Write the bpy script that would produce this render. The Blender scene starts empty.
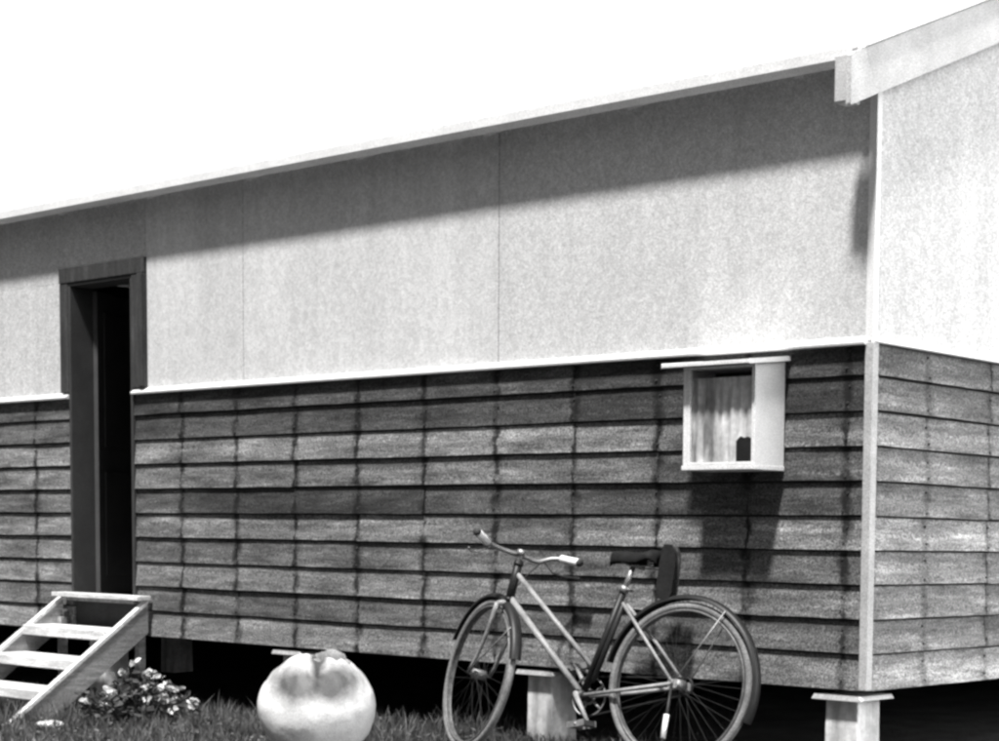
import bpy, math, random
from mathutils import Vector, Matrix, noise
random.seed(7)
R = math.radians
scn = bpy.context.scene
C = scn.collection
SZ = 0.36                      # underside of the weatherboards above the ground
BH = 0.14                      # exposed height of one board
TOP = SZ + 10 * BH             # top of the weatherboards
HX = -11.6                     # far end of the hut
HY = 5.0                       # depth of the hut
SLOPE = 0.434

# ------------------------------------------------------------------ helpers
def tag(o, label=None, cat=None, group=None, kind=None):
    if label: o['label'] = label
    if cat: o['category'] = cat
    if group: o['group'] = group
    if kind: o['kind'] = kind
    return o

def empty(name, loc=(0, 0, 0), rz=0.0):
    o = bpy.data.objects.new(name, None); C.objects.link(o)
    o.location = loc; o.rotation_euler = (0, 0, rz); o.empty_display_size = 0.1
    return o

class MB:
    def __init__(s): s.v = []; s.f = []; s.t = []; s.m = []; s.tone = 0.5; s.mi = 0; s.sm = []; s.smooth = False
    def face(s, *idx):
        s.f.append(tuple(idx)); s.t.append(s.tone); s.m.append(s.mi); s.sm.append(s.smooth)
    def add(s, pts):
        n = len(s.v); s.v += [tuple(p) for p in pts]; return n
    def box(s, x0, x1, y0, y1, z0, z1, M=None, bev=0.0):
        p = [Vector((x, y, z)) for x in (x0, x1) for y in (y0, y1) for z in (z0, z1)]
        if M: p = [M @ q for q in p]
        n = s.add(p)
        for a in ((0, 1, 3, 2), (4, 6, 7, 5), (0, 4, 5, 1), (2, 3, 7, 6), (0, 2, 6, 4), (1, 5, 7, 3)):
            s.face(*[n + i for i in a])
    def prism(s, poly, axis, a0, a1):
        """poly: 2D points extruded along axis ('x': (y,z) ; 'y': (x,z) ; 'z': (x,y))"""
        def P(q, a):
            return {'x': (a, q[0], q[1]), 'y': (q[0], a, q[1]), 'z': (q[0], q[1], a)}[axis]
        k = len(poly); n = s.add([P(q, a0) for q in poly] + [P(q, a1) for q in poly])
        s.face(*[n + i for i in range(k)]); s.face(*[n + k + i for i in reversed(range(k))])
        for i in range(k):
            j = (i + 1) % k; s.face(n + i, n + j, n + k + j, n + k + i)
    def tube(s, pts, r, seg=10, closed=False, caps=True):
        pts = [Vector(p) for p in pts]; k = len(pts)
        rs = r if isinstance(r, (list, tuple)) else [r] * k
        sm = s.smooth; s.smooth = True
        base = len(s.v); prev = None
        for i, p in enumerate(pts):
            if closed: d = pts[(i + 1) % k] - pts[i - 1]
            else: d = pts[min(i + 1, k - 1)] - pts[max(i - 1, 0)]
            d.normalize()
            if prev is None:
                a = Vector((0, 0, 1)) if abs(d.z) < .9 else Vector((1, 0, 0))
                u = d.cross(a).normalized()
            else:
                u = (prev - d * prev.dot(d)).normalized()
            prev = u; w = d.cross(u)
            s.add([p + (u * math.cos(t) + w * math.sin(t)) * rs[i] for t in [2 * math.pi * j / seg for j in range(seg)]])
        for i in range(k if closed else k - 1):
            a = base + i * seg; b = base + ((i + 1) % k) * seg
            for j in range(seg):
                q = (j + 1) % seg; s.face(a + j, a + q, b + q, b + j)
        if caps and not closed:
            s.face(*[base + j for j in reversed(range(seg))]); s.face(*[base + (k - 1) * seg + j for j in range(seg)])
        s.smooth = sm
    def lathe(s, prof, M, seg=24):
        """prof: (radius, height) about local z of M"""
        sm = s.smooth; s.smooth = True; base = len(s.v)
        for r, h in prof:
            s.add([M @ Vector((r * math.cos(2 * math.pi * j / seg), r * math.sin(2 * math.pi * j / seg), h)) for j in range(seg)])
        for i in range(len(prof) - 1):
            for j in range(seg):
                q = (j + 1) % seg
                s.face(base + i * seg + j, base + i * seg + q, base + (i + 1) * seg + q, base + (i + 1) * seg + j)
        s.smooth = sm
    def build(s, name, mats, parent=None, bevel=0.0, M=None):
        me = bpy.data.meshes.new(name)
        v = s.v if M is None else [tuple(M @ Vector(p)) for p in s.v]
        me.from_pydata(v, [], s.f); me.update()
        if not isinstance(mats, (list, tuple)): mats = [mats]
        for m in mats: me.materials.append(m)
        for i, p in enumerate(me.polygons):
            p.material_index = s.m[i]; p.use_smooth = s.sm[i]
        at = me.attributes.new('tone', 'FLOAT', 'FACE')
        for i, t in enumerate(s.t): at.data[i].value = t
        o = bpy.data.objects.new(name, me); C.objects.link(o)
        if parent: o.parent = parent
        if bevel:
            b = o.modifiers.new('bevel', 'BEVEL'); b.width = bevel; b.segments = 2; b.limit_method = 'ANGLE'
        return o

# ------------------------------------------------------------------ materials
class NT:
    def __init__(s, name):
        s.m = bpy.data.materials.new(name); s.m.use_nodes = True; s.t = s.m.node_tree
        s.b = s.t.nodes['Principled BSDF']; s.L = s.t.links.new
        s.co = s.t.nodes.new('ShaderNodeTexCoord').outputs['Object']
    def n(s, ty, **k):
        nd = s.t.nodes.new(ty)
        for a, b in k.items(): setattr(nd, a, b)
        return nd
    def noise(s, scale, detail=4, rough=.6, sc=(1, 1, 1), co=None, off=None):
        mp = s.n('ShaderNodeMapping'); mp.inputs['Scale'].default_value = sc
        s.L(co or s.co, mp.inputs['Vector'])
        if off is not None: s.L(off, mp.inputs['Location'])
        x = s.n('ShaderNodeTexNoise'); x.inputs['Scale'].default_value = scale
        x.inputs['Detail'].default_value = detail; x.inputs['Roughness'].default_value = rough
        s.L(mp.outputs[0], x.inputs['Vector']); return x.outputs['Fac']
    def rng(s, val, a, b, c, d, clamp=True):
        x = s.n('ShaderNodeMapRange'); x.clamp = clamp
        s.L(val, x.inputs[0])
        for i, q in enumerate((a, b, c, d)): x.inputs[i + 1].default_value = q
        return x.outputs[0]
    def math(s, op, a, b=None):
        x = s.n('ShaderNodeMath', operation=op)
        for i, q in enumerate((a, b)):
            if q is None: continue
            if isinstance(q, (int, float)): x.inputs[i].default_value = q
            else: s.L(q, x.inputs[i])
        return x.outputs[0]
    def mul(s, *a):
        o = a[0]
        for b in a[1:]: o = s.math('MULTIPLY', o, b)
        return o
    def grain(s, amt, scale=190):
        mp = s.n('ShaderNodeMapping'); mp.inputs['Location'].default_value = (3.1, 7.7, 1.3); s.L(s.co, mp.inputs['Vector'])
        x = s.n('ShaderNodeTexNoise'); x.inputs['Scale'].default_value = scale; x.inputs['Detail'].default_value = 1.0; x.inputs['Roughness'].default_value = .6
        s.L(mp.outputs[0], x.inputs['Vector']); return s.rng(x.outputs['Fac'], .36, .64, 1 - amt, 1 + amt)
    def out(s, col, rough=.8, bump=None, bs=.3, bd=.01, spec=None, metal=0):
        cl = s.math('MINIMUM', s.math('MAXIMUM', col, .008), .9)
        cb = s.n('ShaderNodeCombineColor')
        for i in range(3): s.L(cl, cb.inputs[i])
        s.L(cb.outputs[0], s.b.inputs['Base Color'])
        if isinstance(rough, (int, float)): s.b.inputs['Roughness'].default_value = rough
        else: s.L(rough, s.b.inputs['Roughness'])
        s.b.inputs['Metallic'].default_value = metal
        if spec is not None: s.b.inputs['Specular IOR Level'].default_value = spec
        if bump is not None:
            bp = s.n('ShaderNodeBump'); bp.inputs['Strength'].default_value = bs; bp.inputs['Distance'].default_value = bd
            s.L(bump, bp.inputs['Height']); s.L(bp.outputs[0], s.b.inputs['Normal'])
        return s.m

def mat_basic(name, base, rough=.7, lo=.8, hi=1.2, scale=12, grain=.15, metal=0, spec=None, bs=.15):
    q = NT(name)
    a = q.rng(q.noise(scale, 5), .3, .7, lo, hi)
    g = q.grain(grain * 1.6, 210)
    return q.out(q.mul(a, g, base), rough, q.noise(scale * 6, 4), bs, .004, spec, metal)

def mat_wood(name, base, along='x', contrast=.6, stain=.9, speck=.6, tonek=1.0):
    """weathered timber: long streaks along the board, tone per board, rust/damp stains at the studs"""
    q = NT(name)
    at = q.n('ShaderNodeAttribute', attribute_name='tone').outputs['Fac']
    off = q.n('ShaderNodeCombineXYZ'); sh = q.mul(at, 37.0)
    for i in range(3): q.L(sh, off.inputs[i])
    sc = {'x': (1, 9, 9), 'y': (9, 1, 9), 'z': (9, 9, 1)}[along]
    st = q.noise(2.2, 6, .65, sc, off=off.outputs[0])
    fi = q.noise(9, 5, .7, sc, off=off.outputs[0])
    bl = q.noise(1.7, 4, .6, off=off.outputs[0])
    sp = q.noise(110, 3, .85); hi = q.rng(q.noise(4.5, 5, .7, tuple(.5 * k for k in sc), off=off.outputs[0]), .52, .72, 1.0, 1.9)
    col = q.mul(q.rng(st, .3, .7, 1 - contrast, 1 + contrast), q.rng(fi, .3, .7, .75, 1.25),
                q.rng(bl, .3, .7, .72, 1.28), q.rng(sp, .3, .7, 1 - speck, 1 + speck), q.grain(.6 if stain else .2, 170), hi, base)
    if tonek: col = q.mul(col, q.rng(at, 0, 1, .30, 1.95))
    bump = q.math('ADD', fi, q.mul(sp, .35))
    if stain:
        sep = q.n('ShaderNodeSeparateXYZ'); q.L(q.co, sep.inputs[0])
        ax = sep.outputs[{'x': 0, 'y': 1}[along]]
        wob = q.math('ADD', ax, q.mul(q.math('SUBTRACT', q.noise(8, 3, .6, off=off.outputs[0]), .5), .06))
        ph = q.math('FRACT', q.math('ADD', q.math('DIVIDE', q.math('ADD', wob, .10), .5064), 50.5))
        dist = q.mul(q.math('ABSOLUTE', q.math('SUBTRACT', ph, .5)), .5064)
        k = q.noise(9, 4, .65, off=off.outputs[0])
        w = q.rng(k, .36, .62, .005, .050)
        msk = q.math('SUBTRACT', 1.0, q.rng(q.math('DIVIDE', dist, w), .3, 1.2, 0, 1))
        blob = q.rng(q.noise(13, 3, .6, off=off.outputs[0]), .34, .55, .35, 1)
        col = q.mul(col, q.math('SUBTRACT', 1.0, q.mul(msk, stain, blob)))
    return q.out(col, .85, bump, .5, .004, .25)

def mat_sheet():
    q = NT('painted_sheet')
    at = q.n('ShaderNodeAttribute', attribute_name='tone').outputs['Fac']
    v = q.rng(q.noise(2.2, 5, .65, (1, 1, .35)), .3, .7, .9, 1.08)
    st = q.rng(q.noise(8, 4, .6, (1, 1, .06)), .35, .7, 1.03, .93)
    m = q.rng(q.noise(24, 5, .75), .3, .7, .88, 1.12)
    g = q.mul(q.grain(.34, 240), q.grain(.10, 75))
    return q.out(q.mul(v, st, m, g, q.rng(at, 0, 1, .94, 1.06), .56), .8, q.noise(60, 4), .15, .003, .2)

M_SHEET = mat_sheet()
M_BOARD = mat_wood('weathered_board', .112)
M_BOARDY = mat_wood('weathered_board_end', .15, 'y', .45, .45)
M_TRIM = mat_basic('pale_trim', .42, .7, .8, 1.12, 9, .15)
M_WHITE = mat_basic('white_paint', .74, .6, .9, 1.06, 8, .12)
M_BARGE = mat_basic('weathered_white_board', .50, .75, .82, 1.12, 7, .2)
M_EAVE = mat_basic('galvanised_eave', .76, .6, .9, 1.1, 5, .12)
M_CASING = mat_wood('stained_casing', .042, 'z', .35, False, .25, 0)
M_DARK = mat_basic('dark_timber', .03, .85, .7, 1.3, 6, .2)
M_STEP = mat_wood('step_timber', .55, 'x', .14, False, .14, 0)
M_STEPS = mat_wood('stringer_timber', .23, 'y', .2, False, .2, 0)
def mat_conc():
    q = NT('pale_concrete')
    return q.out(q.mul(q.rng(q.noise(11, 5, .6, (1, 1, .18)), .35, .65, .45, 1.15), q.rng(q.noise(30, 4, .7), .3, .7, .8, 1.2), .62), .9, q.noise(60, 4), .4, .004, .2)
M_CONC = mat_conc()
M_CAP = mat_basic('galvanised_cap', .55, .5, .8, 1.2, 14, .15)
M_TYRE = mat_basic('dusty_tyre', .17, .8, .65, 1.35, 12, .25)
M_RIM = mat_basic('dull_chrome', .32, .5, .7, 1.2, 25, .1, metal=.7)
M_SPOKE = mat_basic('rusty_wire', .04, .6, .7, 1.2, 25, .1)
M_RIMW = mat_basic('rusty_rim', .13, .5, .6, 1.4, 25, .2, metal=.3)
M_BLK = mat_basic('black_enamel', .014, .45, .8, 1.3, 20, .15, spec=.3)
M_FRAME = mat_basic('pale_enamel', .25, .5, .65, 1.25, 18, .15)
M_RUB = mat_basic('dark_rubber', .025, .75, .8, 1.2, 25, .1)
M_LEATH = mat_basic('worn_leather', .012, .75, .7, 1.4, 20, .2, spec=.15)
M_GRIP = mat_basic('pale_grip', .78, .5, .85, 1.1, 25, .1)

def mat_ground():
    q = NT('dry_earth')
    a = q.rng(q.noise(3, 6, .7), .3, .7, .5, 1.4); b = q.rng(q.noise(60, 5, .8), .3, .7, .6, 1.4)
    return q.out(q.mul(a, b, .045), .95, q.noise(40, 6, .7), .7, .02, .1)
M_GROUND = mat_ground()
def mat_leaf(name, base, lo, hi):
    q = NT(name)
    at = q.n('ShaderNodeAttribute', attribute_name='tone').outputs['Fac']
    return q.out(q.mul(q.rng(at, 0, 1, lo, hi), base), .6, None, spec=.3)
M_GRASS = mat_leaf('grass_blade', .06, .35, 2.1)
M_LEAF = mat_leaf('dark_leaf', .05, .5, 1.6)
M_PETAL = mat_leaf('pale_petal', .55, .6, 1.25)

# ------------------------------------------------------------------ the setting
def gz(x, y):
    t = min(1, max(0, (-x - 2.6) / 1.9)); t = t * t * (3 - 2 * t)
    h = -0.085 * t
    if abs(x) < 40 and abs(y) < 40:
        h += 0.014 * noise.noise(Vector((x * 1.3, y * 1.3, 0)))
    return h

def ground():
    b = MB(); b.smooth = True
    def axis(c, near, far):
        a = []; x = -far
        lo = [-400, -150, -60, -30, -18]; mid = []
        v = c[0]
        while v <= c[1]: mid.append(v); v += .2
        return lo + mid + [c[1] + 6, c[1] + 20, c[1] + 60, c[1] + 150, 400]
    xs = axis((-13, 4), 0, 0); ys = axis((-7, 6), 0, 0)
    for y in ys:
        for x in xs: b.v.append((x, y, gz(x, y)))
    n = len(xs)
    for j in range(len(ys) - 1):
        for i in range(n - 1): b.face(j * n + i, j * n + i + 1, (j + 1) * n + i + 1, (j + 1) * n + i)
    return tag(b.build('ground', M_GROUND), kind='structure')
ground()

def grass():
    b = MB(); rnd = random.Random(3)
    def blade(x, y, h, w, tone):
        a = rnd.uniform(0, math.tau); ca, sa = math.cos(a), math.sin(a)
        le = rnd.uniform(.1, .75) * h; la = rnd.uniform(0, math.tau)
        lx, ly = le * math.cos(la), le * math.sin(la); z = gz(x, y) - .004
        n = b.add([(x - w * ca, y - w * sa, z), (x + w * ca, y + w * sa, z),
                   (x + lx * .35 - w * .8 * ca, y + ly * .35 - w * .8 * sa, z + h * .6), (x + lx * .35 + w * .8 * ca, y + ly * .35 + w * .8 * sa, z + h * .6),
                   (x + lx, y + ly, z + h)])
        b.tone = tone
        b.face(n, n + 1, n + 3, n + 2); b.face(n + 2, n + 3, n + 4)
    cnt = 0
    while cnt < 70000:
        x = rnd.uniform(-9.5, 1.0); y = rnd.uniform(-3.2, .35)
        if -y > 2.0 and x > -2: continue
        k = noise.noise(Vector((x * 2.3, y * 2.3, 3))) + .5 * noise.noise(Vector((x * 7, y * 7, 9)))
        if y > -.05 and rnd.random() < (y + .1) * 2.4: continue
        if -5.9 < x < -4.9 and y > -.75 and rnd.random() < .8: continue
        if k < -.25 and rnd.random() < .75: continue
        dens = .036 + .045 * max(0, k + .2)
        h = dens * rnd.uniform(.5, 1.5)
        if y > -.9 and x < -2.2: h *= 1.5
        if rnd.random() < .02: h *= 1.4
        blade(x, y, h, rnd.uniform(.0015, .0035), min(1, max(0, .35 + .45 * k + rnd.uniform(-.3, .45))))
        cnt += 1
    for i in range(4200):       # broad leaved weeds and litter between the blades
        x = rnd.uniform(-7.5, -.2); y = rnd.uniform(-2.2, .5); z = gz(x, y) + rnd.uniform(.002, .05)
        a = rnd.uniform(0, math.tau); L = rnd.uniform(.012, .035); W = L * rnd.uniform(.2, .45); d = Vector((math.cos(a), math.sin(a), rnd.uniform(-.2, .7))).normalized()
        sd = d.cross(Vector((0, 0, 1))).normalized(); c = Vector((x, y, z)); b.tone = rnd.choice((.3, .6, 1.0, 1.0))
        n = b.add([c, c + d * L * .5 + sd * W, c + d * L, c + d * L * .5 - sd * W]); b.face(n, n + 1, n + 2, n + 3)
    return tag(b.build('grass', M_GRASS), 'short rough grass and weeds in front of the hut', 'grass', kind='stuff')
grass()

# ------------------------------------------------------------------ the hut
hut = empty('hut', (0, 0, 0))
tag(hut, 'long timber hut with dark weatherboards below and pale sheet walls above, raised on stumps', 'hut')

DX0, DX1 = -5.775, -5.11        # door opening
DZ0, DZ1 = SZ + .21, SZ + 2.07
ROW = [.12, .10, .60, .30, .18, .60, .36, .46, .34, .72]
def boards(mb, a0, a1, mk, out, zt=TOP, rows=10, seed=1, joints=True, bright=0.0):
    """lapped boards; mk(a, o, z) -> xyz where o is how far it stands out of the wall"""
    rnd = random.Random(seed)
    for k in range(rows):
        z1 = zt - BH * k; z0 = z1 - BH
        cuts = [a0]
        st = [i * .5064 - .1 for i in range(-30, 3)]
        if joints:
            a = a0 + rnd.uniform(.3, 2.6)
            while a < a1 - .4:
                c = min(st, key=lambda q: abs(q - a))
                if cuts[-1] + .4 < c < a1 - .2: cuts.append(c)
                a += rnd.uniform(1.3, 3.2)
        cuts.append(a1)
        for s0, s1 in zip(cuts, cuts[1:]):
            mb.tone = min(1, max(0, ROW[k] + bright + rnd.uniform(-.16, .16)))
            so = rnd.uniform(0, .006); g = .0018
            sag = rnd.uniform(-.0015, .0015)
            n = max(2, int((s1 - s0) / .06)); A = [s0 + g + (s1 - s0 - 2 * g) * i / n for i in range(n + 1)]
            ph = rnd.uniform(0, 99); base = len(mb.v)
            for a in A:
                w = .0022 * noise.noise(Vector((a * 1.6, ph, 0))) + .0022 * noise.noise(Vector((a * 9, ph, 5))) + sag
                wt = .003 * noise.noise(Vector((a * 2, ph, 9)))
                o = .004 * noise.noise(Vector((a * 1.1, ph, 20)))
                zb = z0 + .010 + w if k < rows - 1 else z0 + w * .4
                mb.add([mk(a, 0.0, zb), mk(a, out + .019 + so + o, zb), mk(a, out + .018 + so + o, zb + .006),
                        mk(a, out + .006 + so * .4 + o * .3, z1 + .001 + wt), mk(a, 0.0, z1 + .001 + wt)])
            for i in range(n):
                p = base + i * 5; q = p + 5
                for j in range(5):
                    jj = (j + 1) % 5; mb.face(p + j, q + j, q + jj, p + jj)
            mb.face(*[base + j for j in range(5)]); e = base + n * 5; mb.face(*[e + j for j in reversed(range(5))])
def nails(mb, a0, a1, mk, out, rows=10, zt=TOP, seed=4):
    rnd = random.Random(seed); mb.tone = 0; mb.mi = 1
    for i in range(-30, 3):
        a = i * .5064 - .1
        if not a0 + .03 < a < a1 - .02: continue
        for k in range(rows):
            for dz in (.032, .104):
                aa = a + rnd.uniform(-.012, .012); z = zt - BH * (k + 1) + dz + rnd.uniform(-.01, .01)
                o = out + .006 + .015 * (1 - dz / BH) + .004
                n = mb.add([mk(aa + .0045 * math.cos(t), o + .003, z + .0045 * math.sin(t)) for t in [j * math.pi / 3 for j in range(6)]] + [mk(aa + .006 * math.cos(t), o - .006, z + .006 * math.sin(t)) for t in [j * math.pi / 3 for j in range(6)]])
                mb.face(*[n + j for j in range(6)])
                for j in range(6): mb.face(n + j, n + (j + 1) % 6, n + 6 + (j + 1) % 6, n + 6 + j)
    mb.mi = 0
FR = lambda a, o, z: (a, -o, z)
EN = lambda a, o, z: (o, a, z)
b = MB()
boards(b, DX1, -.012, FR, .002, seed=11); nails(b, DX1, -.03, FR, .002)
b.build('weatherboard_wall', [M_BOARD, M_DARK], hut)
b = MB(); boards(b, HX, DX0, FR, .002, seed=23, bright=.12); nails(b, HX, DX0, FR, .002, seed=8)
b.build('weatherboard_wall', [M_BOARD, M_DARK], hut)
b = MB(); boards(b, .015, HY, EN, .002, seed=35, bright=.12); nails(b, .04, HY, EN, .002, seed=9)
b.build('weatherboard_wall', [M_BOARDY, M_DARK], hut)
# corner stop
b = MB(); b.box(-.010, .030, -.031, .010, SZ + .002, TOP - .004)
b.build('corner_stop', M_TRIM, hut, .003)
# wall cores (framing), opening left for the door
b = MB()
b.box(DX1 + .001, -.002, .002, .1, SZ + .01, 2.56 + SZ - .36)
b.box(HX, DX0 - .001, .002, .1, SZ + .01, 2.56)
b.box(DX0 - .001, DX1 + .001, .002, .1, DZ1 + .02, 2.56)
b.box(DX0 - .001, DX1 + .001, .002, .1, SZ + .01, DZ0 - .03)
b.build('front_wall_frame', M_DARK, hut)
def gable(x0, x1, y0=.1, y1=HY - .1, zb=SZ + .01):
    b = MB(); mid = HY / 2
    rt = lambda y: 2.80 + SLOPE * (min(y, HY - y))
    b.prism([(y0, zb), (y1, zb), (y1, rt(y1)), (mid, rt(mid)), (y0, rt(y0))], 'x', x0, x1); return b
gable(-.1, -.004).build('end_wall_frame', M_DARK, hut)
gable(HX, HX + .1).build('far_wall', M_SHEET, hut)
b = MB(); b.box(HX, 0, HY - .1, HY, SZ + .01, 2.8); b.build('back_wall', M_SHEET, hut)
b = MB(); b.box(HX, -.002, .012, HY - .002, SZ + .04, SZ + .2)
x = HX + .1
while x < 0:
    b.box(x, x + .05, .02, HY - .02, SZ - .0, SZ + .039); x += .5
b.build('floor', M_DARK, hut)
b = MB(); b.box(HX, -.004, HY - .04, HY, -.1, SZ); b.box(HX, HX + .03, .3, HY - .05, -.15, SZ); b.build('light_stop_skirting', M_DARK, hut)  # unseen skirting added at back and far end to keep the underfloor dark
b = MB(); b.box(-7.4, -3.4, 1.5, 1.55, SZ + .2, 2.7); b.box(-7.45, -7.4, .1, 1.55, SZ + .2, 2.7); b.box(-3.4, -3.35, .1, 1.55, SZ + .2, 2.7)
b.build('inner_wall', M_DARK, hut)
# upper sheets
def roofz(y): return 2.915 + SLOPE * min(y, HY - y)      # underside of the roof (front edge about 2.79)
SH0 = TOP + .001
edges = [-.012, -2.12, -4.09, -5.0, -6.98, -8.96, -10.94, HX]
rnd = random.Random(5)
for x1, x0 in zip(edges, edges[1:]):
    b = MB(); b.tone = rnd.random(); g = .0026; o0 = rnd.uniform(.010, .0125)
    if x0 < DX0 < x1 or x0 < DX1 < x1:
        l, r = max(x0, -99), x1
        if x0 < DX0 < x1: b.box(x0 + g, DX0, -o0, 0, SH0, DZ1 + .01)
        if x0 < DX1 < x1: b.box(DX1, x1 - g, -o0, 0, SH0, DZ1 + .01)
        b.box(x0 + g, x1 - g, -o0, 0, DZ1 + .01, 2.86)
    else: b.box(x0 + g, x1 - g, -o0, 0, SH0, 2.86)
    b.build('wall_sheet', M_SHEET, hut, .002)
ye = [-.010, .9, 1.8, 2.7, 3.6, 4.5, HY]
for y0, y1 in zip(ye, ye[1:]):
    b = MB(); b.tone = rnd.random() * .5 + .5; g = .0014
    pts = [(y0 + g, SH0), (y1 - g, SH0), (y1 - g, roofz(y1) - .02)]
    if y0 < HY / 2 < y1: pts.append((HY / 2, roofz(HY / 2) - .02))
    pts.append((y0 + g, roofz(y0) - .02))
    b.prism(pts, 'x', 0, .011); b.build('wall_sheet', M_SHEET, hut, .001)
b = MB(); b.box(-.018, .020, -.019, .014, SH0 + .002, 2.84); b.build('corner_strip', M_WHITE, hut, .002)
# sloping white ledge over the boards
def ledge(x0, x1):
    b = MB(); b.prism([(0, TOP - .012), (-.046, TOP - .012), (-.048, TOP - .002), (-.014, TOP + .022), (0, TOP + .022)], 'x', x0, x1); return b
ledge(DX1 + .004, -.002).build('ledge', M_WHITE, hut, .001)
ledge(HX, DX0 - .004).build('ledge', M_WHITE, hut, .001)
b = MB(); b.prism([(.012, TOP - .004), (.032, TOP - .004), (.034, TOP + .002), (.016, TOP + .016), (.012, TOP + .016)], 'y', -.02, HY); b.build('ledge', M_WHITE, hut)
# door frame and door leaf
b = MB()
b.box(-5.862, DX0, -.034, -.001, TOP + .024, DZ1 + .0); b.box(DX1, -4.985, -.034, -.001, TOP + .024, DZ1 + .0)
b.box(-5.862, -4.985, -.038, -.001, DZ1 + .001, DZ1 + .092)
b.box(-5.03, -4.985, -.052, -.035, TOP + .03, DZ1 - .002)
b.build('door_frame', M_CASING, hut, .003)
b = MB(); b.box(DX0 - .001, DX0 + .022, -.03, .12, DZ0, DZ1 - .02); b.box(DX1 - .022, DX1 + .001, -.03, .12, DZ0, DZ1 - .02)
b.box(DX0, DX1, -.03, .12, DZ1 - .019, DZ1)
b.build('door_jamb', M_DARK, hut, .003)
b = MB(); b.box(DX0 - .02, DX1 + .02, -.05, .14, DZ0 - .03, DZ0); b.build('door_sill', M_STEPS, hut, .004)
Md = Matrix.Translation((DX0 + .03, .125, 0)) @ Matrix.Rotation(R(118), 4, 'Z')
b = MB(); b.box(0, .62, -.018, .018, DZ0 + .01, DZ1 - .03, Md)
for z0, z1 in ((DZ0 + .12, DZ0 + .75), (DZ0 + .9, DZ1 - .15)):
    b.box(.07, .55, -.024, -.018, z0, z1, Md)
M_DOOR = mat_basic('brown_door_paint', .05, .6, .8, 1.2, 6, .15)
dr = b.build('door', M_DOOR, hut, .003)
b = MB(); b.tube([Md @ Vector((.57, -.02, DZ0 + .9)), Md @ Vector((.57, -.06, DZ0 + .9))], .012, 10)
b.lathe([(0, .0), (.02, .004), (.026, .018), (.018, .032), (0, .036)], Md @ Matrix.Translation((.57, -.055, DZ0 + .9)) @ Matrix.Rotation(R(90), 4, 'X'), 14)
b.build('door_handle', M_RIM, dr)
# roof: corrugated sheets, both slopes
def roof(front):
    b = MB(); b.smooth = True
    n = int((0.05 - HX + .1) / .0127); ys = [-.142, .4, 1.2, HY / 2]
    for layer in (0, .004):
        base = len(b.v)
        for i in range(n + 1):
            x = .045 - i * .0127
            c = .008 * math.cos(2 * math.pi * i / 6)
            for y in ys:
                b.v.append((x, y if front else HY - y, roofz(y) + .012 + c + layer))
        for i in range(n):
            for j in range(len(ys) - 1):
                p = base + i * 4 + j; b.face(p, p + 4, p + 5, p + 1)
    m = (n + 1) * 4
    for i in range(n):
        b.face(i * 4, (i + 1) * 4, m + (i + 1) * 4, m + i * 4)
    return b.build('roof', M_EAVE, hut)
roof(True); roof(False)
b = MB(); b.prism([(-.112, 2.822), (-.150, 2.822), (-.168, 2.838), (-.168, 2.882), (-.161, 2.882), (-.159, 2.842), (-.147, 2.830), (-.112, 2.830)], 'x', HX - .03, .02); b.build('gutter', M_EAVE, hut, .0)
b = MB(); b.box(HX - .02, .018, -.1385, -.114, 2.8305, 2.852); b.build('eave_board', M_EAVE, hut, .002)
i = 0
while -.3 - i * .9 > HX:
    b = MB()
    x = -.3 - i * .9
    b.prism([(-.114, 2.81), (0.0, 2.86), (0.0, 2.90), (-.114, 2.85)], 'x', x - .022, x + .022); i += 1
    b.build('rafter_end', M_EAVE, hut)
# barge boards on the near gable
b = MB(); f = lambda y: SZ + 2.270 + SLOPE * (y + .275)
b.prism([(-.275, f(-.275)), (HY / 2, f(HY / 2)), (HY / 2, f(HY / 2) + .185), (-.275, f(-.275) + .185)], 'x', .048, .072)
b.build('barge_board', M_BARGE, hut, .004)
b = MB(); g = lambda y: f(HY - y)
b.prism([(HY / 2 + .001, f(HY / 2)), (HY + .3, g(HY + .3)), (HY + .3, g(HY + .3) + .185), (HY / 2 + .001, f(HY / 2) + .185)], 'x', .048, .072)
b.build('barge_board', M_BARGE, hut, .004)
b = MB(); b.box(-.02, .046, -.262, -.180, SZ + 2.285, SZ + 2.465); b.build('eave_end_block', M_BARGE, hut, .006)
b = MB(); b.prism([(-.19, roofz(-.19) + .03), (HY / 2, roofz(HY / 2) + .03), (HY / 2, roofz(HY / 2) + .046), (-.19, roofz(-.19) + .046)], 'x', .0, .085)
b.build('roof_edge_capping', M_EAVE, hut)

# ------------------------------------------------------------------ wall box (cool safe)
wb = empty('wall_safe', (-.60, 0, SZ + .91))
tag(wb, 'small white box with a projecting lid fixed to the weatherboards near the corner', 'wall box')
def P(b, name, m, bev=.002): return b.build(name, m, wb, bev)
w2, dp, hh = .19, .225, .395
b = MB(); b.box(w2 - .018, w2, -dp, -.025, .0, hh); P(b, 'side_panel', M_WHITE)
b = MB(); b.box(-w2, -w2 + .018, -dp, -.025, .0, hh); P(b, 'side_panel', M_WHITE)
b = MB(); b.box(-w2 - .003, w2 + .003, -dp - .006, -.025, -.020, -.001); P(b, 'bottom_board', M_WHITE)
b = MB(); b.box(-w2 + .019, w2 - .019, -.04, -.03, .001, hh); P(b, 'back_board', M_DARK)
b = MB(); b.box(-w2 + .019, -w2 + .036, -dp, -dp + .016, .001, hh); b.box(-w2 + .037, w2 - .019, -dp, -dp + .012, .001, .012)
P(b, 'front_frame', M_WHITE)
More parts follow.
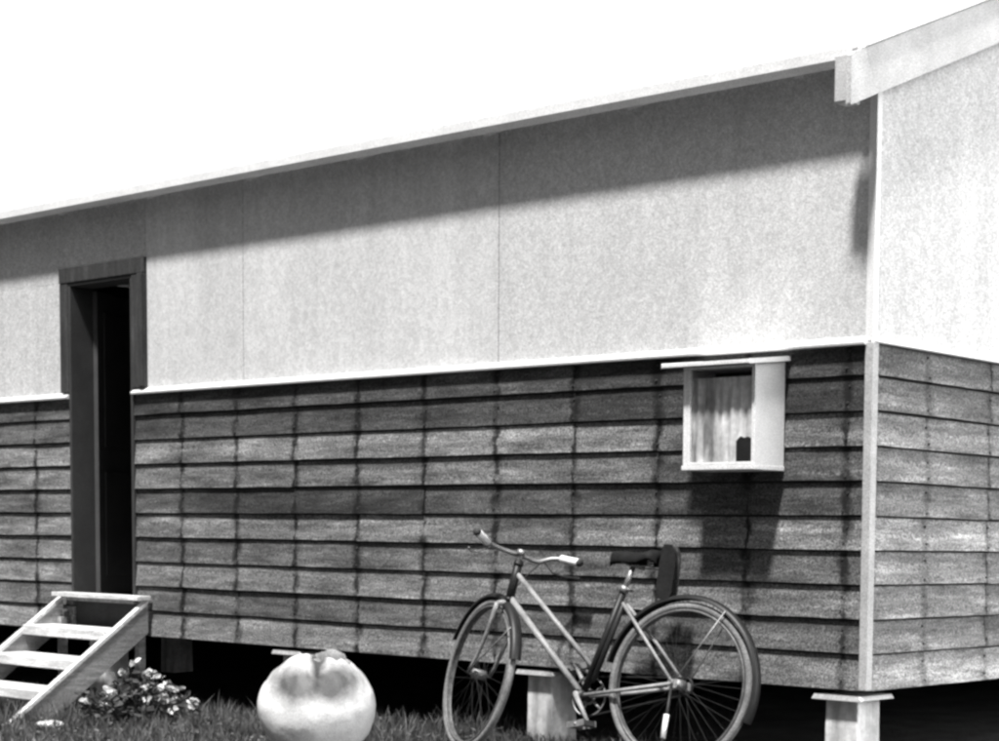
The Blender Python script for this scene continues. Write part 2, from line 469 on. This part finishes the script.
def mat_curtain():
    q = NT('stained_gauze')
    s = q.rng(q.noise(11, 4, .6, (1, 1, .2)), .36, .66, .3, 1.15)
    t = q.rng(q.noise(30, 4, .7), .3, .7, .75, 1.25)
    return q.out(q.mul(s, t, .62), .9, q.noise(14, 3, .5, (1, 1, .1)), .5, .01, .2)
b = MB(); b.smooth = True; n = 60
for i in range(n + 1):
    x = -w2 + .037 + (2 * w2 - .057) * i / n
    for j in range(9):
        z = .014 + .345 * j / 8
        b.v.append((x, -dp + .014 + .004 * math.sin(i * .75 + .5 * math.sin(j * .8)) * (1 - .3 * j / 8) + .006 * noise.noise(Vector((x * 20, z * 6, 0))), z))
for i in range(n):
    for j in range(8):
        p = i * 9 + j; b.face(p, p + 9, p + 10, p + 1)
P(b, 'gauze_panel', mat_curtain(), 0)
b = MB(); k = 16; base = b.add([(w2 - .022 - .074 + .074 * u, -dp + .0005, .014 + v) for u, v in ((0, 0), (1, 0), (1, .092), (.8, .099), (.55, .094), (.3, .101), (.12, .090), (0, .082))])
b.add([(w2 - .022 - .074 + .074 * u, -dp + .0095, .014 + v) for u, v in ((0, 0), (1, 0), (1, .092), (.8, .099), (.55, .094), (.3, .101), (.12, .090), (0, .082))])
b.face(*range(8)); b.face(*[8 + j for j in reversed(range(8))])
for j in range(8): b.face(j, 8 + j, 8 + (j + 1) % 8, (j + 1) % 8)
P(b, 'dark_patch', M_BLK, 0)
b = MB(); b.prism([(-.024, hh + .040), (-dp - .072, hh + .006), (-dp - .072, hh + .022), (-.024, hh + .056)], 'x', -.250, .215)
b.prism([(-.03, hh + .001), (-dp, hh + .001), (-dp, hh + .010), (-.03, hh + .038)], 'x', -w2, w2)
P(b, 'lid', M_WHITE, .002)

# ------------------------------------------------------------------ stumps
def stump(x, y, label, group=None, w=.17):
    z0 = gz(x, y) - .05
    o = empty('stump', (x, y, z0)); tag(o, label, 'stump', group)
    b = MB(); h = SZ - .028 - z0; t = w / 2
    n = 6
    for i in range(n + 1):
        z = h * i / n; k = t * (1.0 - .06 * i / n)
        b.add([(sx * k + .004 * noise.noise(Vector((x * 9, sx * 3, i))), sy * k + .004 * noise.noise(Vector((y * 9, sy * 3, i + 7))), z) for sx, sy in ((-1, -1), (1, -1), (1, 1), (-1, 1))])
    for i in range(n):
        for j in range(4):
            b.face(i * 4 + j, i * 4 + (j + 1) % 4, i * 4 + 4 + (j + 1) % 4, i * 4 + 4 + j)
    b.face(3, 2, 1, 0); b.face(n * 4, n * 4 + 1, n * 4 + 2, n * 4 + 3)
    b.build('post', M_CONC, o, .006)
    b = MB(); c = t + .036
    b.prism([(-c, h - .014), (c, h - .014), (c - .012, h + .003), (-c + .012, h + .003)], 'y', -c, c)
    b.build('cap', M_CAP, o, .002)
    return o
stump(-.115, .085, 'pale square stump with a flat metal cap under the corner of the hut')
stump(-1.86, .10, 'pale stump with a flat metal cap seen between the bicycle wheels')
stump(-3.72, .10, 'pale capped stump under the hut just behind the round sack')
stump(-5.62, .12, 'stump under the hut seen through the gaps of the wooden steps')
stump(-7.55, 1.9, 'shaded stump standing far back underneath the hut beyond the steps')

# ------------------------------------------------------------------ steps
st = empty('wooden_steps', (-5.41, 0, gz(-5.4, -.5)))
tag(st, 'pale open wooden steps leading up to the dark doorway', 'steps')
Z = lambda z: SZ + z - gz(-5.4, -.5)
X0, X1 = -.46, .46
for sx in (X0, X1 - .03):
    b = MB(); zb = gz(-5, -.9) - gz(-5.4, -.5)
    b.prism([(-.052, Z(.185)), (-.93, zb - .04), (-.93, zb - .06), (-.74, zb - .06), (-.052, Z(.02))], 'x', sx, sx + .03)
    # pale strip added next: its colour stands in for the sunlit top edge
    b.build('stringer', M_STEPS, st, .004)
    b = MB(); L = math.atan2(Z(.185) - zb - .02, .81)
    b.prism([(-.052, Z(.185) + .002), (-.93, zb - .038), (-.93, zb - .020), (-.052, Z(.185) + .020)], 'x', sx - .006, sx + .036)
    b.build('sunlit_edge_strip', M_STEP, st, .002)
b = MB(); b.box(X0 + .03, X1 + .01, -.125, -.034, Z(.186) + .0195, Z(.186) + .045); b.build('landing_board', M_STEP, st, .003)
for z, y in ((.035, -.10), (-.125, -.295), (-.285, -.49)):
    b = MB(); b.box(X0 + .031, X1 - .031, y - .215, y - .0, Z(z) - .055, Z(z) + .004); b.build('tread', M_STEP, st, .005)
for sx in (X0 + .03, X1 - .075):
    b = MB(); b.box(sx, sx + .044, -.09, -.046, gz(-5, 0) - gz(-5.4, -.5) - .02, Z(.02) + .06); b.build('leg', M_STEPS, st, .003)

# ------------------------------------------------------------------ flowering plant
def plant():
    bx, by = -4.50, -.42
    pl = empty('flowering_plant', (bx, by, gz(bx, by)))
    tag(pl, 'low dark leafy plant with pale flowers beside the wooden steps', 'plant')
    rnd = random.Random(12); s_, l_, f_ = MB(), MB(), MB()
    def leaf(mb, c, d, L, W):
        d = d.normalized(); side = d.cross(Vector((rnd.uniform(-1, 1), rnd.uniform(-1, 1), rnd.uniform(-.2, 1)))).normalized()
        up = side.cross(d) * (.15 * L)
        n = mb.add([c, c + d * L * .3 + side * W + up, c + d * L * .7 + side * W * .8 + up, c + d * L, c + d * L * .7 - side * W * .8 + up, c + d * L * .3 - side * W + up])
        mb.tone = rnd.random(); mb.face(n, n + 1, n + 2, n + 3); mb.face(n, n + 3, n + 4, n + 5)
    for i in range(95):
        a = rnd.uniform(0, math.tau); rr = .34 * math.sqrt(rnd.random()); hgt = rnd.uniform(.10, .33) * (1 - .6 * (rr / .36) ** 2)
        tip = Vector((rr * math.cos(a) * 1.15, rr * math.sin(a) * .8, hgt)); root = Vector((tip.x * .35, tip.y * .35, 0))
        mid = (tip + root) / 2 + Vector((0, 0, .03))
        s_.tone = .5; s_.tube([root, mid, tip], .0022, 5)
        for k in range(9):
            p = root.lerp(tip, rnd.uniform(.35, 1)); d = Vector((rnd.uniform(-1, 1), rnd.uniform(-1, 1), rnd.uniform(-.3, .8)))
            leaf(l_, p, d, rnd.uniform(.03, .06), rnd.uniform(.010, .018))
        if i < 26:
            f_ = MB()
            cl = tip + Vector((0, 0, .012))
            for k in range(rnd.randint(5, 9)):
                a2 = rnd.uniform(0, math.tau); d = Vector((math.cos(a2), math.sin(a2), rnd.uniform(-.1, .9)))
                leaf(f_, cl + Vector((rnd.uniform(-.015, .015), rnd.uniform(-.015, .015), rnd.uniform(-.008, .008))), d, rnd.uniform(.024, .042), rnd.uniform(.012, .021))
            f_.build('flower', M_PETAL, pl)
    s_.build('stems', M_LEAF, pl); l_.build('leaves', M_LEAF, pl)
plant()

# small pale stone at the foot of the steps
b = MB(); b.smooth = True
rs = []
for i in range(9):
    th = math.pi * i / 8
    for j in range(14):
        ph = math.tau * j / 14; d = Vector((math.sin(th) * math.cos(ph), math.sin(th) * math.sin(ph), math.cos(th)))
        k = 1 + .18 * noise.noise(d * 2.1)
        b.v.append((d.x * .085 * k, d.y * .045 * k, d.z * .024 * k + .015))
for i in range(8):
    for j in range(14): b.face(i * 14 + j, (i + 1) * 14 + j, (i + 1) * 14 + (j + 1) % 14, i * 14 + (j + 1) % 14)
so = b.build('stone', M_CONC); so.location = (-4.62, -.86, gz(-4.62, -.86)); so.rotation_euler = (0, 0, .5)
tag(so, 'small flat pale stone lying in the grass at the foot of the steps', 'stone')

# ------------------------------------------------------------------ round sack
def sack():
    x0, y0, r = -1.99, -1.18, .237
    o = empty('round_sack', (x0, y0, gz(x0, y0))); tag(o, 'fat round pale sack with a dark crease and puckered grey top', 'sack')
    b = MB(); b.smooth = True; NU, NV = 96, 60
    av = math.atan2(-5.97 - y0, 4.07 - x0)           # side on which the crease runs down
    for i in range(NV + 1):
        th = math.pi * i / NV
        for j in range(NU):
            ph = math.tau * j / NU
            R0 = r * (1 + .03 * math.sin(th) ** 2)
            dd = (ph - av - .05 * math.sin(th * 3) + math.pi) % math.tau - math.pi
            dep = .10 * math.exp(-(dd * math.sin(th) / .095) ** 2) * max(0, 1 - (th / 1.02) ** 3)
            puck = .030 * math.cos(ph * 11 + 2 * math.sin(th * 2)) * math.exp(-(th / .8) ** 2)
            v3 = Vector((math.cos(ph) * math.sin(th), math.sin(ph) * math.sin(th), math.cos(th)))
            fold = .030 * noise.noise(v3 * 1.7) + .012 * noise.noise(v3 * 5 + Vector((4, 1, 0)))
            pull = .010 * math.sin(ph * 17 + 6 * noise.noise(v3 * 2)) * math.exp(-((th - .9) / .6) ** 2)
            dimple = .13 * math.exp(-(th / .34) ** 2)
            k = 1 - dep - dimple + puck + fold + pull
            nar = 1 - .10 * max(0, math.cos(th)) ** 1.0
            z = math.cos(th) * R0 * .99 * k + .240
            z = max(z, -.01)
            b.v.append((R0 * math.sin(th) * math.cos(ph) * k * nar, R0 * math.sin(th) * math.sin(ph) * k * nar, z))
    for i in range(NV):
        for j in range(NU):
            b.face(i * NU + j, (i + 1) * NU + j, (i + 1) * NU + (j + 1) % NU, i * NU + (j + 1) % NU)
    q = NT('shade_painted_canvas')
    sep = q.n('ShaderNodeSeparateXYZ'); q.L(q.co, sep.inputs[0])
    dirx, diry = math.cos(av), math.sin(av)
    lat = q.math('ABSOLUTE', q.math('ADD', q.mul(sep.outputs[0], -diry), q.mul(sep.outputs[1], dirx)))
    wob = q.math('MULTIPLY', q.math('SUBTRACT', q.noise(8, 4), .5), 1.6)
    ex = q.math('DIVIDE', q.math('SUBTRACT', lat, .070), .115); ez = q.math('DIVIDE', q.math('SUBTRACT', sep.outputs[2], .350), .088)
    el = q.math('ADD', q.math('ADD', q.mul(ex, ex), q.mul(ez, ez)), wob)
    s = q.rng(el, .2, 1.7, .12, 1.0)  # soft grey lobes paint the shade of dents into the colour
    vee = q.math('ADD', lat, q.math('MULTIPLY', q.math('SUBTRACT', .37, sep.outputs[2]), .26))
    crk = q.rng(q.math('ADD', vee, q.math('MULTIPLY', q.math('SUBTRACT', q.noise(10, 3), .5), .03)), -.004, .026, .14, 1.0)  # crease shade darkened into the colour too
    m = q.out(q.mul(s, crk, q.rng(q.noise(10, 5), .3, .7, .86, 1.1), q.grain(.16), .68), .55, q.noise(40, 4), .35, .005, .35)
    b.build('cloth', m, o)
    # knotted neck on top
    n_ = MB(); n_.smooth = True
    for cx, cy, cz, rr in ((.055, .03, .432, .062), (-.03, .05, .43, .045), (.085, .06, .41, .04), (.03, -.015, .42, .035)):
        base = len(n_.v)
        for i in range(11):
            th = math.pi * i / 10
            for j in range(20):
                ph = math.tau * j / 20; d = Vector((math.sin(th) * math.cos(ph), math.sin(th) * math.sin(ph), math.cos(th)))
                k = 1 + .28 * noise.noise(d * 2.4 + Vector((cx * 90, 0, 0)))
                n_.v.append((cx + d.x * rr * k, cy + d.y * rr * k, cz + d.z * rr * .75 * k))
        for i in range(10):
            for j in range(20): n_.face(base + i * 20 + j, base + (i + 1) * 20 + j, base + (i + 1) * 20 + (j + 1) % 20, base + i * 20 + (j + 1) % 20)
    n_.build('neck', mat_basic('grey_canvas', .20, .9, .6, 1.4, 16, .2), o)
sack()

# ------------------------------------------------------------------ bicycle
OX, OY, HEAD, LEAN = -.725, -.36, R(8), R(11)
fw = Vector((-math.cos(HEAD), -math.sin(HEAD), 0)); lf = Vector((math.sin(HEAD), -math.cos(HEAD), 0))
up = (Vector((0, 0, 1)) * math.cos(LEAN) - lf * math.sin(LEAN)).normalized(); lf2 = up.cross(fw).normalized()
bike = empty('bicycle'); tag(bike, 'old step-through bicycle leaning against the weatherboards with its front wheel turned', 'bicycle')
bike.matrix_world = Matrix(((fw.x, lf2.x, up.x, OX), (fw.y, lf2.y, up.y, OY), (fw.z, lf2.z, up.z, gz(OX, OY) + .004), (0, 0, 0, 1)))
WR = .335
RH = Vector((0, 0, .360)); FH = Vector((1.125, 0, .358)); BB = Vector((.485, 0, .288))
H0 = Vector((.945, 0, .69)); H1 = Vector((.918, 0, .862)); SC = Vector((.335, 0, .755))
axis = (H1 - H0).normalized()
STEER = Matrix.Translation(H0) @ Matrix.Rotation(R(-28), 4, axis) @ Matrix.Translation(-H0)
def circ(c, r, n=72, y=0.0, a0=0, a1=360):
    full = abs(a1 - a0) >= 360
    return [Vector((c.x + r * math.cos(R(a)), c.y + y, c.z + r * math.sin(R(a)))) for a in [a0 + (a1 - a0) * i / (n if full else n - 1) for i in range(n)]]
def wheel(name, H, M, n_sp):
    I = Matrix.Identity(4) if M is None else M
    hb = MB(); hb.tube([H + Vector((0, -.05, 0)), H + Vector((0, -.032, 0)), H + Vector((0, -.03, 0)), H + Vector((0, .03, 0)), H + Vector((0, .032, 0)), H + Vector((0, .05, 0))], [.007, .007, .022, .022, .007, .007], 14)
    hb.tube([H + Vector((0, -.028, 0)), H + Vector((0, .028, 0))], .014, 12)
    w = hb.build(name, M_RIM, bike, M=I)
    t = MB(); t.tube(circ(H, WR), .0165, 12, closed=True); t.build('tyre', M_TYRE, w, M=I)
    r = MB()
    for y in (-.011, .011): r.tube(circ(H, WR - .020, y=y), .0055, 8, closed=True)
    n0 = len(r.v); cs = 72
    for y in (-.011, .011):
        r.add([Vector((H.x + (WR - .024) * math.cos(math.tau * i / cs), y, H.z + (WR - .024) * math.sin(math.tau * i / cs))) for i in range(cs)])
    for i in range(cs): r.face(n0 + i, n0 + (i + 1) % cs, n0 + cs + (i + 1) % cs, n0 + cs + i)
    r.build('rim', M_RIMW, w, M=I)
    s = MB()
    for i in range(n_sp):
        a = math.tau * i / n_sp; sd = 1 if i % 2 else -1; tw = (.9 if (i // 2) % 2 else -.9)
        p = H + Vector((.019 * math.cos(a + tw), sd * .024, .019 * math.sin(a + tw))); q_ = H + Vector(((WR - .024) * math.cos(a), 0, (WR - .024) * math.sin(a)))
        s.tube([p, q_], .0006, 4, caps=False)
    s.build('spokes', M_SPOKE, w, M=I)
    return w
wheel('rear_wheel', RH, None, 40); wheel('front_wheel', FH, STEER, 32)
# frame
b = MB(); b.mi = 0
b.tube([H1 - axis * .05 + Vector((-.006, 0, 0)), BB.lerp(SC, .26)], .0115, 12)      # upper sloping tube
b.tube([H0 + axis * .015, BB], .0145, 12)                                         # down tube
for y in (-1, 1):
    b.tube([BB + Vector((-.02, y * .022, 0)), BB.lerp(RH, .45) + Vector((0, y * .045, -.004)), RH + Vector((.0, y * .056, 0))], .0085, 8)
    b.tube([SC + Vector((-.012, y * .016, -.06)), SC.lerp(RH, .5) + Vector((0, y * .042, -.02)), RH + Vector((0, y * .056, 0))], .0075, 8)
    b.box(RH.x - .02, RH.x + .022, y * .056 - .003, y * .056 + .003, RH.z - .018, RH.z + .018)
b.mi = 1
b.tube([BB, SC], .0165, 12); b.tube([H0 - axis * .015, H1 + axis * .012], .0195, 14)
b.tube([H1 - axis * .012, H1 + axis * .002], .0225, 14); b.tube([H0 - axis * .002, H0 + axis * .014], .0225, 14)
b.tube([BB + Vector((0, -.036, 0)), BB + Vector((0, .036, 0))], .024, 14)
b.build('frame', [M_FRAME, M_BLK], bike)
# fork (turns with the wheel)
b = MB()
cr = H0 - axis * .022
b.tube([cr + Vector((0, -.052, -.004)), cr + Vector((0, -.03, .006)), cr + Vector((0, .03, .006)), cr + Vector((0, .052, -.004))], .013, 10)
for y in (-1, 1):
    pts = []
    for i in range(9):
        t = i / 8; z = cr.z + (FH.z - cr.z) * t; x = cr.x + (FH.x - cr.x) * (.62 * t + .38 * t ** 3)
        pts.append(Vector((x, y * .053, z)))
    b.tube(pts, [.0115 - .004 * i / 8 for i in range(9)], 10)
b.build('fork', M_FRAME, bike, M=STEER)
# mudguards
def guard(name, H, a0, a1, rad, M, stays):
    b = MB(); b.smooth = True; n = 60; prof = [(-.027, -.016), (-.025, -.006), (-.014, .002), (0, .005), (.014, .002), (.025, -.006), (.027, -.016)]
    for th_ in (0, -.0015):
        base = len(b.v)
        for i in range(n + 1):
            a = R(a0 + (a1 - a0) * i / n)
            for y, d in prof: b.v.append((H.x + (rad + d + th_) * math.cos(a), y, H.z + (rad + d + th_) * math.sin(a)))
        for i in range(n):
            for j in range(6): p = base + i * 7 + j; b.face(p, p + 7, p + 8, p + 1)
    g = b.build(name, M_BLK, bike, M=M)
    s = MB()
    for a, y in stays:
        s.tube([H + Vector((0, y * .058, 0)), H + Vector(((rad - .008) * math.cos(R(a)), y * .027, (rad - .008) * math.sin(R(a))))], .0028, 6)
    s.build('stay', M_RIM, g, M=M)
guard('rear_mudguard', RH, 12, 205 - 33 + 30, .380, Matrix.Identity(4), [(100 + 22, 1), (100 + 22, -1)])
guard('front_mudguard', FH, 28, 172, .374, STEER, [(135, -1), (28 + 120, 1)])
# bars
b = MB(); top = H1 + axis * .045
b.tube([H1, top], .011, 10); b.tube([top - axis * .012, top + axis * .014], .019, 12)
hb = [(-.045, .240, .026), (-.005, .19, .016), (.02, .14, .006), (.03, .09, .0), (.03, .035, -.004), (.03, 0, -.006), (.03, -.035, -.008), (.03, -.10, -.012), (.015, -.16, .014), (-.03, -.205, .018), (-.10, -.235, .006)]
HBP = [top + Vector(q) for q in hb]
b.tube([HBP[5] + Vector((-.03, 0, 0)), HBP[5]], .011, 8)
def smooth_path(P, k=6):
    out = []
    for i in range(len(P) - 1):
        p0, p1, p2, p3 = P[max(i - 1, 0)], P[i], P[i + 1], P[min(i + 2, len(P) - 1)]
        for j in range(k):
            t = j / k
            out.append(.5 * ((2 * p1) + (p2 - p0) * t + (2 * p0 - 5 * p1 + 4 * p2 - p3) * t * t + (3 * p1 - p0 - 3 * p2 + p3) * t ** 3))
    out.append(P[-1]); return out
b.tube(smooth_path(HBP), .0105, 10)
hbo = b.build('handlebar', M_RIM, bike, M=STEER)
for s_ in (0, 1):
    P0, P1 = (HBP[0], HBP[1]) if s_ == 0 else (HBP[-1], HBP[-2])
    d = (P1 - P0).normalized(); b = MB()
    b.tube([P0 - d * .008, P0, P0 + d * .055, P0 + d * .10, P0 + d * .104], [.013, .019, .0175, .0185, .013], 12); b.mi = 1; b.tube([P0 - d * .022, P0 - d * .007], [.014, .019], 12)
    b.build('grip', [M_GRIP, M_RUB], hbo, M=STEER)
for s_ in (-1, 1):
    b = MB(); b.tube([top + Vector((.04, s_ * .13, .0)), top + Vector((.05, s_ * .19, -.04)), top + Vector((.0, s_ * .245, -.05)), top + Vector((-.06, s_ * .275, -.052))], .004, 6)
    b.build('brake_lever', M_RIM, bike, M=STEER)
b = MB(); cb = [top + Vector((.04, -.13, 0)), top + Vector((.10, -.08, -.09)), H0 + Vector((.07, -.01, .0)), H0 + Vector((.03, 0, -.05))]
b.tube(smooth_path(cb), .003, 6)
b.build('brake_cable', M_RUB, bike, M=STEER)
# seat post, saddle
b = MB(); sd = (SC - BB).normalized(); ST = SC + sd * .105
b.tube([SC - sd * .02, ST], .012, 12); b.build('seat_post', M_RIM, bike)
b = MB(); b.tube([SC - sd * .012, SC + sd * .016], .0215, 12); b.tube([SC + Vector((-.03, .02, 0)), SC + Vector((-.03, -.02, 0))], .006, 8); b.build('seat_clamp', M_RIM, bike)
def saddle():
    b = MB(); b.smooth = True
    c = ST + Vector((-.035, 0, .045)); xs = [.155, .15, .13, .09, .04, -.01, -.05, -.085, -.105, -.112]
    ws = [.004, .014, .02, .025, .034, .055, .08, .095, .085, .05]; zs = [-.012, -.002, .004, .004, 0, -.002, .002, .008, .006, -.006]
    m = 11
    for x, w, z in zip(xs, ws, zs):
        for j in range(m):
            a = math.pi * j / (m - 1)
            b.v.append((c.x + x, c.y + w * math.cos(a), c.z + z + .020 * math.sin(a) ** .6 - .028 * (1 - math.sin(a))))
        for j in range(m):
            a = math.pi * (m - 1 - j) / (m - 1)
            b.v.append((c.x + x, c.y + (w - .004) * math.cos(a), c.z + z - .005 + .020 * math.sin(a) ** .6 - .028 * (1 - math.sin(a))))
    k = 2 * m
    for i in range(len(xs) - 1):
        for j in range(k): b.face(i * k + j, (i + 1) * k + j, (i + 1) * k + (j + 1) % k, i * k + (j + 1) % k)
    b.face(*range(k)); b.face(*[(len(xs) - 1) * k + j for j in reversed(range(k))])
    s = b.build('saddle', M_LEATH, bike)
    r = MB()
    for y in (-1, 1):
        r.tube([c + Vector((.13, y * .01, -.014)), c + Vector((.03, y * .02, -.045)), c + Vector((-.05, y * .035, -.045)), c + Vector((-.085, y * .05, -.05))], .0035, 6)
        pts = []
        for i in range(60):
            t = i / 59; a = t * math.tau * 4
            pts.append(c + Vector((-.088 + .012 * math.cos(a), y * .055 + .012 * math.sin(a), -.052 + .045 * t)))
        r.tube(pts, .0028, 5)
    r.tube([c + Vector((0, -.03, -.045)), c + Vector((0, .03, -.045))], .010, 8)
    r.build('saddle_spring', M_RIM, s)
saddle()
# saddle bag
b = MB(); c = Vector((ST.x - .185, 0, ST.z + .035))
prof = [(.022, .03), (.026, -.02), (.028, -.12), (.021, -.160), (-.018, -.166), (-.028, -.14), (-.030, -.02), (-.022, .03), (-.01, .05), (.016, .05)]
b.prism([(c.x + x, c.z + z) for x, z in prof], 'y', -.022, .026)
sb = b.build('saddle_bag', M_LEATH, bike, .012)
b = MB()
for y in (-.02, .012):
    b.tube([Vector((c.x + .02, y, c.z + .05)), Vector((c.x - .012, y, c.z + .054)), Vector((c.x - .030, y, c.z + .0)), Vector((c.x - .03, y, c.z - .09))], .005, 6)
b.tube([Vector((c.x + .02, 0, c.z + .05)), Vector((c.x + .075, 0, c.z + .055))], .006, 6)
b.build('strap', M_RUB, sb)
# pump along the seat tube
b = MB(); o_ = Vector((-.034, .012, 0)); p0, p1 = BB.lerp(SC, .12) + o_, BB.lerp(SC, .88) + o_
b.tube([p0, p0.lerp(p1, .03), p0.lerp(p1, .04), p0.lerp(p1, .96), p0.lerp(p1, .97), p1], [.007, .007, .0125, .0125, .007, .007], 10); b.build('pump', M_BLK, bike)
# cranks, pedals, chain wheel, chain
cd = Vector((-.09, 0, -.125)).normalized()
for s_ in (1, -1):
    e = BB + cd * .165 * s_ + Vector((0, s_ * .062, 0))
    b = MB(); b.tube([BB + Vector((0, s_ * .034, 0)), BB + Vector((0, s_ * .058, 0))], .014, 10)
    b.tube([BB + Vector((0, s_ * .055, 0)), e], [.0115, .009], 8); b.tube([e - Vector((0, .008 * s_, 0)), e + Vector((0, .008 * s_, 0))], .012, 10)
    b.build('crank', M_FRAME, bike)
    M = Matrix.Translation(e + Vector((0, s_ * .06, 0))) @ Matrix.Rotation(R(12), 4, 'Y')
    b = MB(); b.box(-.042, -.020, -.042, .042, -.011, .011, M); b.box(.020, .042, -.042, .042, -.011, .011, M)
    b.mi = 1; b.box(-.044, .044, -.046, -.043, -.013, .013, M); b.box(-.044, .044, .043, .046, -.013, .013, M)
    b.tube([M @ Vector((0, -.055, 0)), M @ Vector((0, .05, 0))], .006, 8); b.build('pedal', [M_RUB, M_RIM], bike)
b = MB(); c0 = BB + Vector((0, -.046, 0))
b.tube(circ(c0, .085, 48), .004, 6, closed=True); b.tube(circ(c0, .03, 24), .006, 6, closed=True)
for i in range(5):
    a = math.tau * i / 5; b.tube([c0 + Vector((.028 * math.cos(a), 0, .028 * math.sin(a))), c0 + Vector((.084 * math.cos(a), 0, .084 * math.sin(a)))], .006, 6)
b.build('chainwheel', M_RIM, bike)
b = MB(); yy = Vector((0, -.046, 0)); ch = circ(BB + yy, .088, 16, 0, -90, 90) + circ(RH + yy, .036, 12, 0, 90, 270)
b.tube(ch, .0045, 6, closed=True); b.build('chain', M_BLK, bike)
# prop stand
b = MB(); b.tube([RH + Vector((0, .062, 0)), RH + Vector((-.008, .085, -.12)), Vector((-.02, .125, .03)), Vector((-.0, .135, .012))], [.006, .006, .007, .008], 8)
b.mi = 1; b.tube([RH + Vector((-.009, .088, -.135)), RH + Vector((-.016, .107, -.235))], .0115, 8)
b.build('prop_stand', [M_BLK, M_WHITE], bike)

# ------------------------------------------------------------------ camera
cam = bpy.data.cameras.new('camera'); co = bpy.data.objects.new('camera', cam); C.objects.link(co)
r_ = Vector((0.78207282, 0.62300676, 0.01498956)); u_ = Vector((-0.05823393, 0.0491121, 0.99709418)); f_ = Vector((-0.62046025, 0.78067316, -0.07468937))
co.matrix_world = Matrix(((r_.x, u_.x, -f_.x, 4.0711), (r_.y, u_.y, -f_.y, -5.9662), (r_.z, u_.z, -f_.z, .6005 + SZ), (0, 0, 0, 1)))
cam.sensor_width = 36; cam.lens = 1783.3 / 999 * 36
cam.shift_x = -(735.2 - 499.5) / 999; cam.shift_y = (674.1 - 370.5) / 999
cam.clip_start = .05; cam.clip_end = 2000
scn.camera = co

# ------------------------------------------------------------------ light
EL, AZ = R(65), R(19)           # azimuth from the front of the hut towards its near end
sdir = Vector((math.sin(AZ) * math.cos(EL), -math.cos(AZ) * math.cos(EL), math.sin(EL)))
sun = bpy.data.lights.new('sun', 'SUN'); so = bpy.data.objects.new('sun', sun); C.objects.link(so)
sun.energy = 5.0; sun.angle = R(5); sun.color = (1, .99, .98)
so.rotation_euler = (-sdir).to_track_quat('-Z', 'Y').to_euler(); so.location = (2, -6, 8)
w = bpy.data.worlds.new('World'); scn.world = w; w.use_nodes = True; t = w.node_tree
sky = t.nodes.new('ShaderNodeTexSky'); sky.sky_type = 'NISHITA'; sky.sun_disc = False
sky.sun_elevation = EL; sky.sun_rotation = math.atan2(sdir.x, sdir.y)
sky.air_density = 1.0; sky.dust_density = 4.0; sky.ozone_density = 1.0
bw = t.nodes.new('ShaderNodeRGBToBW'); t.links.new(sky.outputs[0], bw.inputs[0])
# added sky brightness: whitens the view behind the hut, lights the end wall
def wn(ty, **k):
    n = t.nodes.new(ty)
    for a, b in k.items(): setattr(n, a, b)
    return n
def wr(src, a, b_, c, d):
    n = wn('ShaderNodeMapRange', interpolation_type='SMOOTHSTEP'); t.links.new(src, n.inputs[0])
    for i, q in enumerate((a, b_, c, d)): n.inputs[i + 1].default_value = q
    return n.outputs[0]
def wm(op, a, b_):
    n = wn('ShaderNodeMath', operation=op)
    for i, q in enumerate((a, b_)):
        if isinstance(q, (int, float)): n.inputs[i].default_value = q
        else: t.links.new(q, n.inputs[i])
    return n.outputs[0]
tc = wn('ShaderNodeTexCoord').outputs['Generated']
dt = wn('ShaderNodeVectorMath', operation='DOT_PRODUCT'); t.links.new(tc, dt.inputs[0]); dt.inputs[1].default_value = (.15, .989, 0)
sp = wn('ShaderNodeSeparateXYZ'); t.links.new(tc, sp.inputs[0])
cn = wn('ShaderNodeTexNoise'); cn.inputs['Scale'].default_value = 2.2; cn.inputs['Detail'].default_value = 6; t.links.new(tc, cn.inputs['Vector'])
mask = wm('MULTIPLY', wr(dt.outputs['Value'], -.02, .33, 0, 1), wr(sp.outputs[2], .45, .95, 1, 0))
d2 = wn('ShaderNodeVectorMath', operation='DOT_PRODUCT'); t.links.new(tc, d2.inputs[0]); d2.inputs[1].default_value = (.78, .62, .1)
mask = wm('MAXIMUM', mask, wr(d2.outputs['Value'], .42, .88, 0, 2.0))  # unseen brighter sky added on the right to lift the end wall
sky_gain = wm('ADD', wm('MULTIPLY', wm('MULTIPLY', mask, wr(cn.outputs[0], .25, .75, .85, 1.15)), 18.0), 1.0)
t.links.new(wm('MULTIPLY', bw.outputs[0], sky_gain), t.nodes['Background'].inputs['Color']); t.nodes['Background'].inputs['Strength'].default_value = .034
vs = scn.view_settings; scn.display_settings.display_device = 'sRGB'
vs.view_transform = 'Standard'; vs.look = 'None'; vs.gamma = 1; vs.use_curve_mapping = False; vs.exposure = .68
scn.render.film_transparent = False
scn.render.filter_size = 2.0
scn.cycles.filter_width = 2.8
scn.cycles.use_denoising = True
